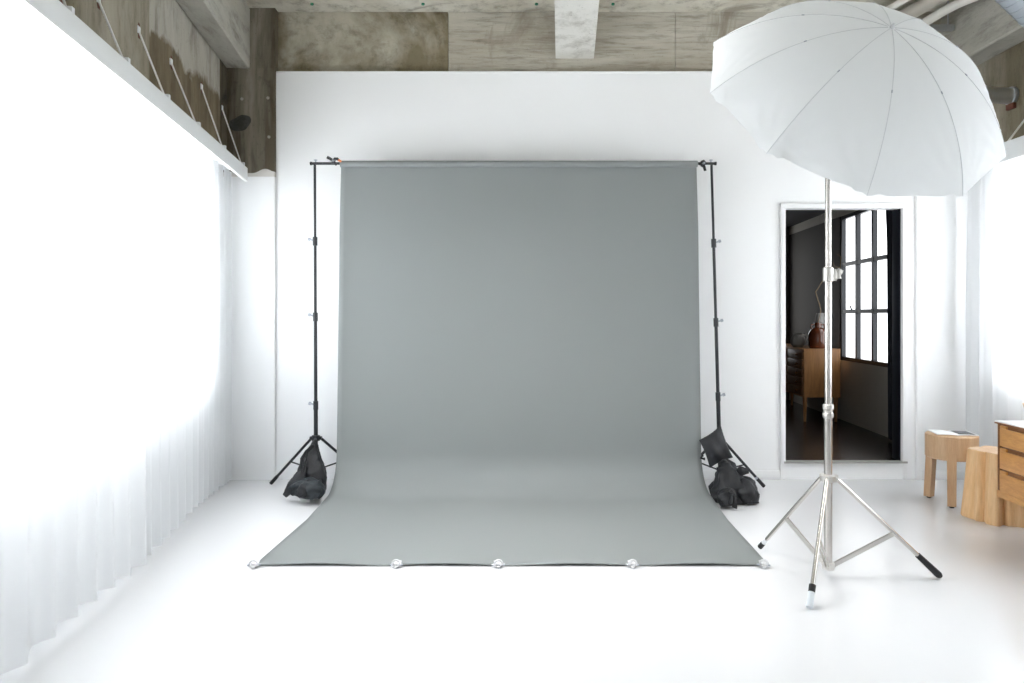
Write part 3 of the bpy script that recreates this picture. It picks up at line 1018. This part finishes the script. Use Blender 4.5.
# ------------------------------------------------------------------ floor clips along the paper's front edge
def clip(P, label, rz=0.):
    t = thing('paper_clip', label, 'clip', P, 'clear plastic clips on the front edge of the paper')
    Q = Matrix.Translation(P) @ Matrix.Rotation(rz, 4, 'Z')
    m = MB()
    for s in (-1, 1):
        m.box(-.022, .022, -.022, .03, s * .006 - .003 + .012, s * .006 + .003 + .012, Q @ Matrix.Rotation(s * .10, 4, 'X'), bev=.002)
    m.build('jaws', M['clear'], t)
    g = []
    for i in range(14):
        aa = 2 * pi * i / 14
        g.append(Q @ Vector((cos(aa) * .019, -.026, .026 + sin(aa) * .016)))
    MB().tube(g, .006, 8, closed=True).build('grip_loop', M['clear'], t)
    MB().tube([Q @ Vector((-.034, -.012, .013)), Q @ Vector((.034, -.012, .013))], .005, 10).build('hinge_pin', M['grip'], t)
    MB().box(-.008, .008, -.045, -.022, .004, .014, Q, bev=.003).build('lever', M['clear'], t)


where = ['at the paper corner towards the big curtain wall', 'second along the paper edge from the big curtain wall', 'third along, at the middle of the paper front edge',
         'fourth along the paper edge, second from the light stand', 'at the paper corner beside the light stand foot']
for i, px in enumerate((255, 397, 498, 632, 763)):
    clip(Vector(((px - 512) * FY / F, FY - .005, .002)), 'clear plastic clip ' + where[i], (.15, 0, .1, -.05, -.25)[i])

# ------------------------------------------------------------------ light stand
LX, LY = 1.594, 3.585
ls = thing('light_stand', 'tall shiny nickel tripod light stand holding the white umbrella, in front of the doorway', 'stand', (LX, LY, 0))
px2z = lambda y: H0 + (HZ - y) * LY / F
zh, z1, z2, zt = px2z(478), px2z(411), px2z(275), 2.10
MB().tube([(LX, LY, .045), (LX, LY, z1)], .0195, 24).build('pole_section', M['chrome'], ls)
MB().tube([(LX, LY, z1), (LX, LY, z2)], .0165, 24).build('pole_section', M['chrome'], ls)
MB().tube([(LX, LY, z2), (LX, LY, zt)], .0145, 24).build('pole_section', M['chrome'], ls)
MB().lathe([(.021, -.035), (.026, -.03), (.026, -.012), (.022, -.008), (.022, .006), (.026, .01), (.026, .03), (.020, .036)], (LX, LY, z1), 24).build('collar', M['nickel'], ls)
cl = MB().lathe([(.020, -.035), (.025, -.03), (.025, .035), (.019, .04)], (LX, LY, z2), 24)
cl.box(LX + .015, LX + .038, LY - .012, LY + .012, z2 - .03, z2 + .03, bev=.003)
co = cl.build('collar', M['nickel'], ls)
kb = MB()
kb.tube([(LX + .03, LY, z2 + .005), (LX + .055, LY, z2 + .012)], .007, 10)
kb.box(-.006, .022, -.006, .006, -.006, .032, Matrix.Translation((LX + .042, LY, z2 + .004)) @ Matrix.Rotation(.5, 4, 'Y'), bev=.003)
kb.box(-.004, .020, -.005, .005, -.026, .0, Matrix.Translation((LX + .042, LY, z2 + .004)) @ Matrix.Rotation(-.2, 4, 'Y'), bev=.003)
kb.build('wing_knob', M['nickel'], co)
hb = MB().lathe([(.022, -.02), (.034, -.016), (.034, .012), (.022, .02)], (LX, LY, zh), 24)
hub = hb.build('hub', M['nickel'], ls)
MB().lathe([(.021, -.02), (.030, -.016), (.030, .014), (.021, .02)], (LX, LY, .062), 24).build('lower_collar', M['nickel'], ls)
feet = [(at(809.5, 610, F * H0 / (610 - HZ)), 'front'), (at(760, 549, F * H0 / (549 - HZ)), 'left'), (at(940.5, 579, F * H0 / (579 - HZ)), 'right')]
for P, w in feet:
    P = Vector((P.x, P.y, .012))
    d = Vector((P.x - LX, P.y - LY, 0)).normalized()
    s = Vector((LX, LY, zh)) + d * .038
    v = (P - s).normalized()
    MB().box(-.012, .022, -.010, .010, -.016, .016, Matrix.Translation(s - d * .012) @ Matrix.Rotation(atan2(d.y, d.x), 4, 'Z'), bev=.003).build('leg_bracket', M['nickel'], hub)
    lg = MB().tube([s, P - v * .02], .0105, 16).build('leg', M['chrome'], ls)
    if w == 'front':
        MB().tube([P - v * .105, P - v * .07], .0155, 16).build('rubber_sleeve', M['rubber'], lg)
        MB().tube([P - v * .072, P], [.0145, .0155], 16).build('clear_tip', mat('frosted_foot_cap', (.62, .66, .70), .4), lg)
    elif w == 'left':
        MB().tube([P - v * .075, P - v * .04], .0125, 16).build('tape_band', M['tape'], lg)
        MB().tube([P - v * .042, P], [.0135, .0145], 16).build('rubber_tip', M['rubber'], lg)
    else:
        MB().tube([P - v * .155, P - v * .012, P], [.0145, .0175, .012], 16).build('rubber_tip', M['rubber'], lg)
    mid = s + (P - s) * {'front': .5, 'left': .56, 'right': .56}[w]
    lc = Vector((LX, LY, .064)) + d * .024
    dd = (mid - lc)
    n = Vector((-d.y, d.x, 0))
    m = MB()
    for off in (-.007, .007):
        q0, q1 = lc + n * off, mid + n * off
        u = dd.normalized()
        wv = u.cross(n)
        hw, th = .0095, .0016
        m.rings([[q0 + n * th + wv * hw, q0 - n * th + wv * hw, q0 - n * th - wv * hw, q0 + n * th - wv * hw],
                 [q1 + n * th + wv * hw, q1 - n * th + wv * hw, q1 - n * th - wv * hw, q1 + n * th - wv * hw]])
    m.build('brace', M['nickel'], ls, smooth=False)
# swivel that grips the umbrella's shaft
UC = Vector((1.5691, 3.276, 2.3303))
TH, PHI, UR, UA, UH = .1256, .6478, .6904, 2.54, .3439
un = Vector((cos(PHI) * sin(TH), -cos(PHI) * cos(TH), sin(PHI)))
uu = Vector((cos(TH), sin(TH), 0))
uv = un.cross(uu)
GP = UC - un * .37
sw = MB()
sw.lathe([(.018, -.03), (.020, -.028), (.020, .028), (.018, .03)], (LX, LY, zt - .01), 20)
sw.box(-.018, .018, -.022, .022, -.02, .04, Matrix.Translation((LX - .015, LY + .0, zt + .005)), bev=.005)
sw.tube([Vector((LX - .005, LY, zt + .005)), GP], .012, 12)
sw.build('umbrella_swivel', M['black'], ls)

# ------------------------------------------------------------------ umbrella
um = thing('photo_umbrella', 'large white translucent photographic umbrella tilted towards the viewer on the nickel stand', 'umbrella', UC)
NR = 10
rho = (UR * UR + UH * UH) / (2 * UH)


def prof(t):
    """rib at parameter t: angle along the arc"""
    a = t * math.asin(UR / rho)
    return rho * sin(a), rho * cos(a) - (rho - UH)


def ribp(i, t):
    r, h = prof(t)
    g = UA + i * 2 * pi / NR
    return UC + (uu * cos(g) + uv * sin(g)) * r + un * h


def sph(g, t):
    r, h = prof(t)
    return UC + (uu * cos(g) + uv * sin(g)) * r + un * h


PS, TS = 18, 40
bm = MB()
vs = []
for i in range(NR):
    for k in range(PS):
        s = k / PS
        colv = []
        for j in range(TS + 1):
            tm = 1 - .004 * (4 * s * (1 - s)) ** .8
            t = tm * j / TS
            flat = ribp(i, t).lerp(ribp(i + 1, t), s)
            ball = sph(UA + (i + s) * 2 * pi / NR, t)
            p = flat.lerp(ball, .28 * (1 - (j / TS) ** 4))
            w = 0
            for tip, ds in ((0, s), (1, 1 - s)):
                dr = 1.0 - t + .02
                sl = ds * .62
                dist = sqrt(dr * dr + sl * sl)
                ang = atan2(sl, dr)
                w += .018 * sin(ang * 17 + (i * 1.7)) * exp(-dist / .15) * min(1, ds * 8)
            w += .002 * noise.noise(p * 7 + Vector((i, 0, 0))) * t
            colv.append(bm.bm.verts.new(p + un * w))
        vs.append(colv)
n = len(vs)
for i in range(n):
    A_, B_ = vs[i], vs[(i + 1) % n]
    for j in range(TS):
        bm.bm.faces.new((A_[j], B_[j], B_[j + 1], A_[j + 1]))
bm.build('canopy', M['canopy'], um, ang=180)
for i in range(NR):
    pts = [ribp(i, .02 + .98 * j / 20) + (ribp(i, .02 + .98 * j / 20) - (UC - un * .3)).normalized() * .0006 for j in range(21)]
    rb = MB().tube(pts, .0016, 6).build('rib', M['seam'], um)
    q = ribp(i, .46)
    MB().tube([q + un * .001 - (pts[9] - pts[8]).normalized() * .006, q + un * .001 + (pts[9] - pts[8]).normalized() * .006], .0028, 6).build('rib_joint', M['grip'], rb)
    MB().tube([q, UC + un * .02], .0022, 6).build('stretcher', M['grip'], um)
ap = UC + un * UH
MB().tube([ap - un * .02, ap + un * .004, ap + un * .012, ap + un * .02], [.006, .010, .006, .004], 12).build('ferrule', M['seam'], um)
MB().tube([ap, GP - un * .02], .0045, 10).build('shaft', M['chrome'], um)
MB().tube([UC + un * .005, UC + un * .04], .011, 12).build('runner', M['black'], um)

# ------------------------------------------------------------------ stool, log, drawers
SXc, SYc = 3.109, 5.03
ST, SB_, SR = .490, .318, .164
stl = thing('wooden_stool', 'pale oak drum stool on three plank legs with a magazine on top', 'stool', (SXc, SYc, 0))
MB().lathe([(SR - .01, SB_), (SR, SB_ + .008), (SR, ST - .008), (SR - .012, ST), (.02, ST), (.001, ST)], (SXc, SYc, 0), 48, cap=True).build('seat', M['oak'], stl)
for ang in (R(-121), R(119), R(0)):
    d = Vector((cos(ang), sin(ang), 0))
    n = Vector((-d.y, d.x, 0))
    top = Vector((SXc, SYc, 0)) + d * (SR - .021)
    bot = Vector((SXc, SYc, 0)) + d * (SR - .004)
    hw, th = .029, .024
    zt_ = ST - .022
    m = MB()
    rr = []
    for c_, z, k_ in ((top, zt_, 1), (top, SB_, 1), (bot, .012, .92)):
        ctr = Vector((c_.x, c_.y, z))
        rr.append([ctr + n * hw * k_ + d * th, ctr - n * hw * k_ + d * th, ctr - n * hw * k_ - d * th, ctr + n * hw * k_ - d * th])
    m.rings(rr)
    lg = m.build('leg', M['oak'], stl, smooth=False)
    MB().lathe([(.014, 0), (.016, .006), (.014, .013)], (bot.x, bot.y, 0), 14).build('glide', M['rubber'], lg)
    q = Vector((SXc, SYc, SB_ + .035)) + d * (SR + .001)
mg = thing('magazine', 'open magazine with white and dark pages lying on the oak stool', 'magazine', (SXc, SYc, ST))
QM = Matrix.Translation((SXc, SYc - .01, ST)) @ Matrix.Rotation(R(-12), 4, 'Z')


def page(x0, x1, sgn):
    def fn(u, v):
        x = x0 + (x1 - x0) * u
        q = abs(x) / .15
        return QM @ Vector((x, -.10 + .20 * v, .003 + .012 * q * exp(-2.2 * q) * 2.2))
    return fn


MB().grid(page(-.13, 0, -1), 14, 4).build('page', M['print_'], mg, solid=.004)
MB().grid(page(0, .13, 1), 14, 4).build('page', M['print_'], mg, solid=.004)
MB().grid(lambda u, v: QM @ Vector((.015 + .10 * u, -.085 + .16 * v, .0085 + .012 * ((.02 + .11 * u) / .15) * exp(-2.2 * (.02 + .11 * u) / .15) * 2.2 - .0025)), 10, 4).build('picture', M['ink'], mg, solid=.001)

# log
GX, GY, GZ = 3.165, 4.62, .448


def lob(a, z):
    v = 1 + .07 * sin(5 * a + .6) + .035 * sin(9 * a + 2.1) + .012 * sin(17 * a + z * 6)
    # two deep flutes
    for a0, dp, wd in ((-2.70, .15, .10), (-2.02, .24, .10), (-1.15, .2, .12), (.3, .15, .2), (1.9, .15, .2)):
        dd = (a - a0 + pi) % (2 * pi) - pi
        v -= dp * exp(-(dd / wd) ** 2)
    return v


lg = thing('log_stool', 'fluted tree stump stool of peeled wood between the oak stool and the drawers', 'stool', (GX, GY, 0))
MB().lathe([(.186, 0), (.192, .012), (.184, .10), (.174, .22), (.166, .36), (.163, GZ - .012), (.157, GZ - .002)], (GX, GY, 0), 120, lobes=lob).build('trunk', M['stump'], lg, ang=50)
MB().lathe([(.156, GZ - .004), (.153, GZ)], (GX, GY, 0), 120, lobes=lob).build('sawn_top', M['stumptop'], lg, ang=50)

# chest of drawers on the right edge
CYF = 4.30
CXF = (997.5 - 512) * CYF / F
CZ1, CZ0 = H0 - (421.5 - HZ) * CYF / F, H0 - (490.5 - HZ) * CYF / F
CM = Matrix.Translation((CXF, CYF, 0)) @ Matrix.Rotation(R(-3), 4, 'Z')
ch = thing('chest_of_drawers', 'honey coloured wooden chest of drawers with a white top and wooden bowl', 'chest of drawers', CM @ Vector((.25, -.6, 0)))
CL, CD = .98, .46
m = MB()
m.box(0, CD, -.022, 0, CZ0, CZ1 - .012, CM, bev=.003)
m.box(0, CD, -CL, -CL + .022, CZ0, CZ1 - .012, CM, bev=.003)
m.box(CD - .012, CD, -CL, 0, CZ0, CZ1 - .012, CM)
m.box(.02, CD, -CL, 0, CZ0 + .002, CZ0 + .02, CM)
m.build('carcass', M['teakdark'], ch)
MB().box(-.012, CD + .01, -CL - .01, .012, CZ1 - .012, CZ1 - .002, CM, bev=.003).build('top_edge', M['teakdark'], ch)
MB().box(-.010, CD + .008, -CL - .008, .010, CZ1 - .002, CZ1 + .005, CM, bev=.002).build('top', M['laminate'], ch)
MB().box(-.006, .05, -CL, 0.0, CZ0 - .035, CZ0 + .006, CM, bev=.004).box(.05, CD, -.04, 0, CZ0 - .03, CZ0, CM).build('plinth_rail', M['teak'], ch)
dh = (CZ1 - .012 - CZ0) / 3
for r in range(3):
    for c_ in range(2):
        y1 = -.026 - c_ * .465
        y0 = y1 - .46
        z0 = CZ0 + r * dh + .004
        d = MB().box(-.004, .016, y0, y1, z0, z0 + dh - .028, CM, bev=.003).build('drawer', M['teak'], ch)
        # finger pull routed along the top of each drawer front
        poly = []
        g = MB().box(.006, .03, y0, y1, z0 + dh - .030, z0 + dh - .006, CM)
        g.build('finger_pull', M['teakdark'], d)
        for ya, yb in ((y0, y0 + .12), (y1 - .06, y1)):
            MB().box(-.003, .012, ya, yb, z0 + dh - .028, z0 + dh - .010, CM, bev=.003).build('pull_end', M['teak'], d)
for (x, y) in ((.07, -.30), (CD - .07, -.30), (.07, -CL + .12), (CD - .07, -CL + .12)):
    p0, p1 = CM @ Vector((x, y, CZ0 - .0)), CM @ Vector((x, y, 0))
    MB().tube([p0, p1], [.024, .015], 14).build('leg', M['teak'], ch)
bw = CM @ Vector((.175, -.135, CZ1 + .005))
tag(MB().lathe([(.035, .012), (.05, .014), (.082, .05), (.098, .115), (.094, .117), (.078, .055), (.045, .02), (.002, .018)], bw, 32).build('wooden_bowl', M['bowlwood']),
    'pale wooden bowl standing on a dark tray on the chest of drawers', 'bowl')
tag(MB().lathe([(.084, 0), (.09, .004), (.09, .012), (.086, .012), (.084, .007), (.002, .006)], bw, 36).build('round_tray', M['ink']),
    'thin dark round tray under the wooden bowl on the chest of drawers', 'tray')

# ------------------------------------------------------------------ camera, world, view
cam = bpy.data.cameras.new('camera')
co_ = bpy.data.objects.new('camera', cam)
COL.objects.link(co_)
co_.location = (0, 0, H0)
co_.rotation_euler = (pi / 2, 0, 0)
cam.sensor_width = 36
cam.lens = 36 * F / 1024
cam.shift_x = 0
cam.shift_y = -(341.5 - HZ) / 1024
cam.clip_start = .05
S.camera = co_

w = bpy.data.worlds.new('overcast')
w.use_nodes = True
w.node_tree.nodes['Background'].inputs[0].default_value = (.9, .95, 1, 1)
w.node_tree.nodes['Background'].inputs[1].default_value = .6
S.world = w
S.view_settings.view_transform = 'Standard'
S.view_settings.look = 'None'
S.view_settings.gamma = 1
S.view_settings.use_curve_mapping = False
S.view_settings.exposure = 0.12
S.cycles.use_denoising = True
S.cycles.max_bounces = 14
S.cycles.diffuse_bounces = 8
S.cycles.transparent_max_bounces = 16
S.cycles.sample_clamp_indirect = 12
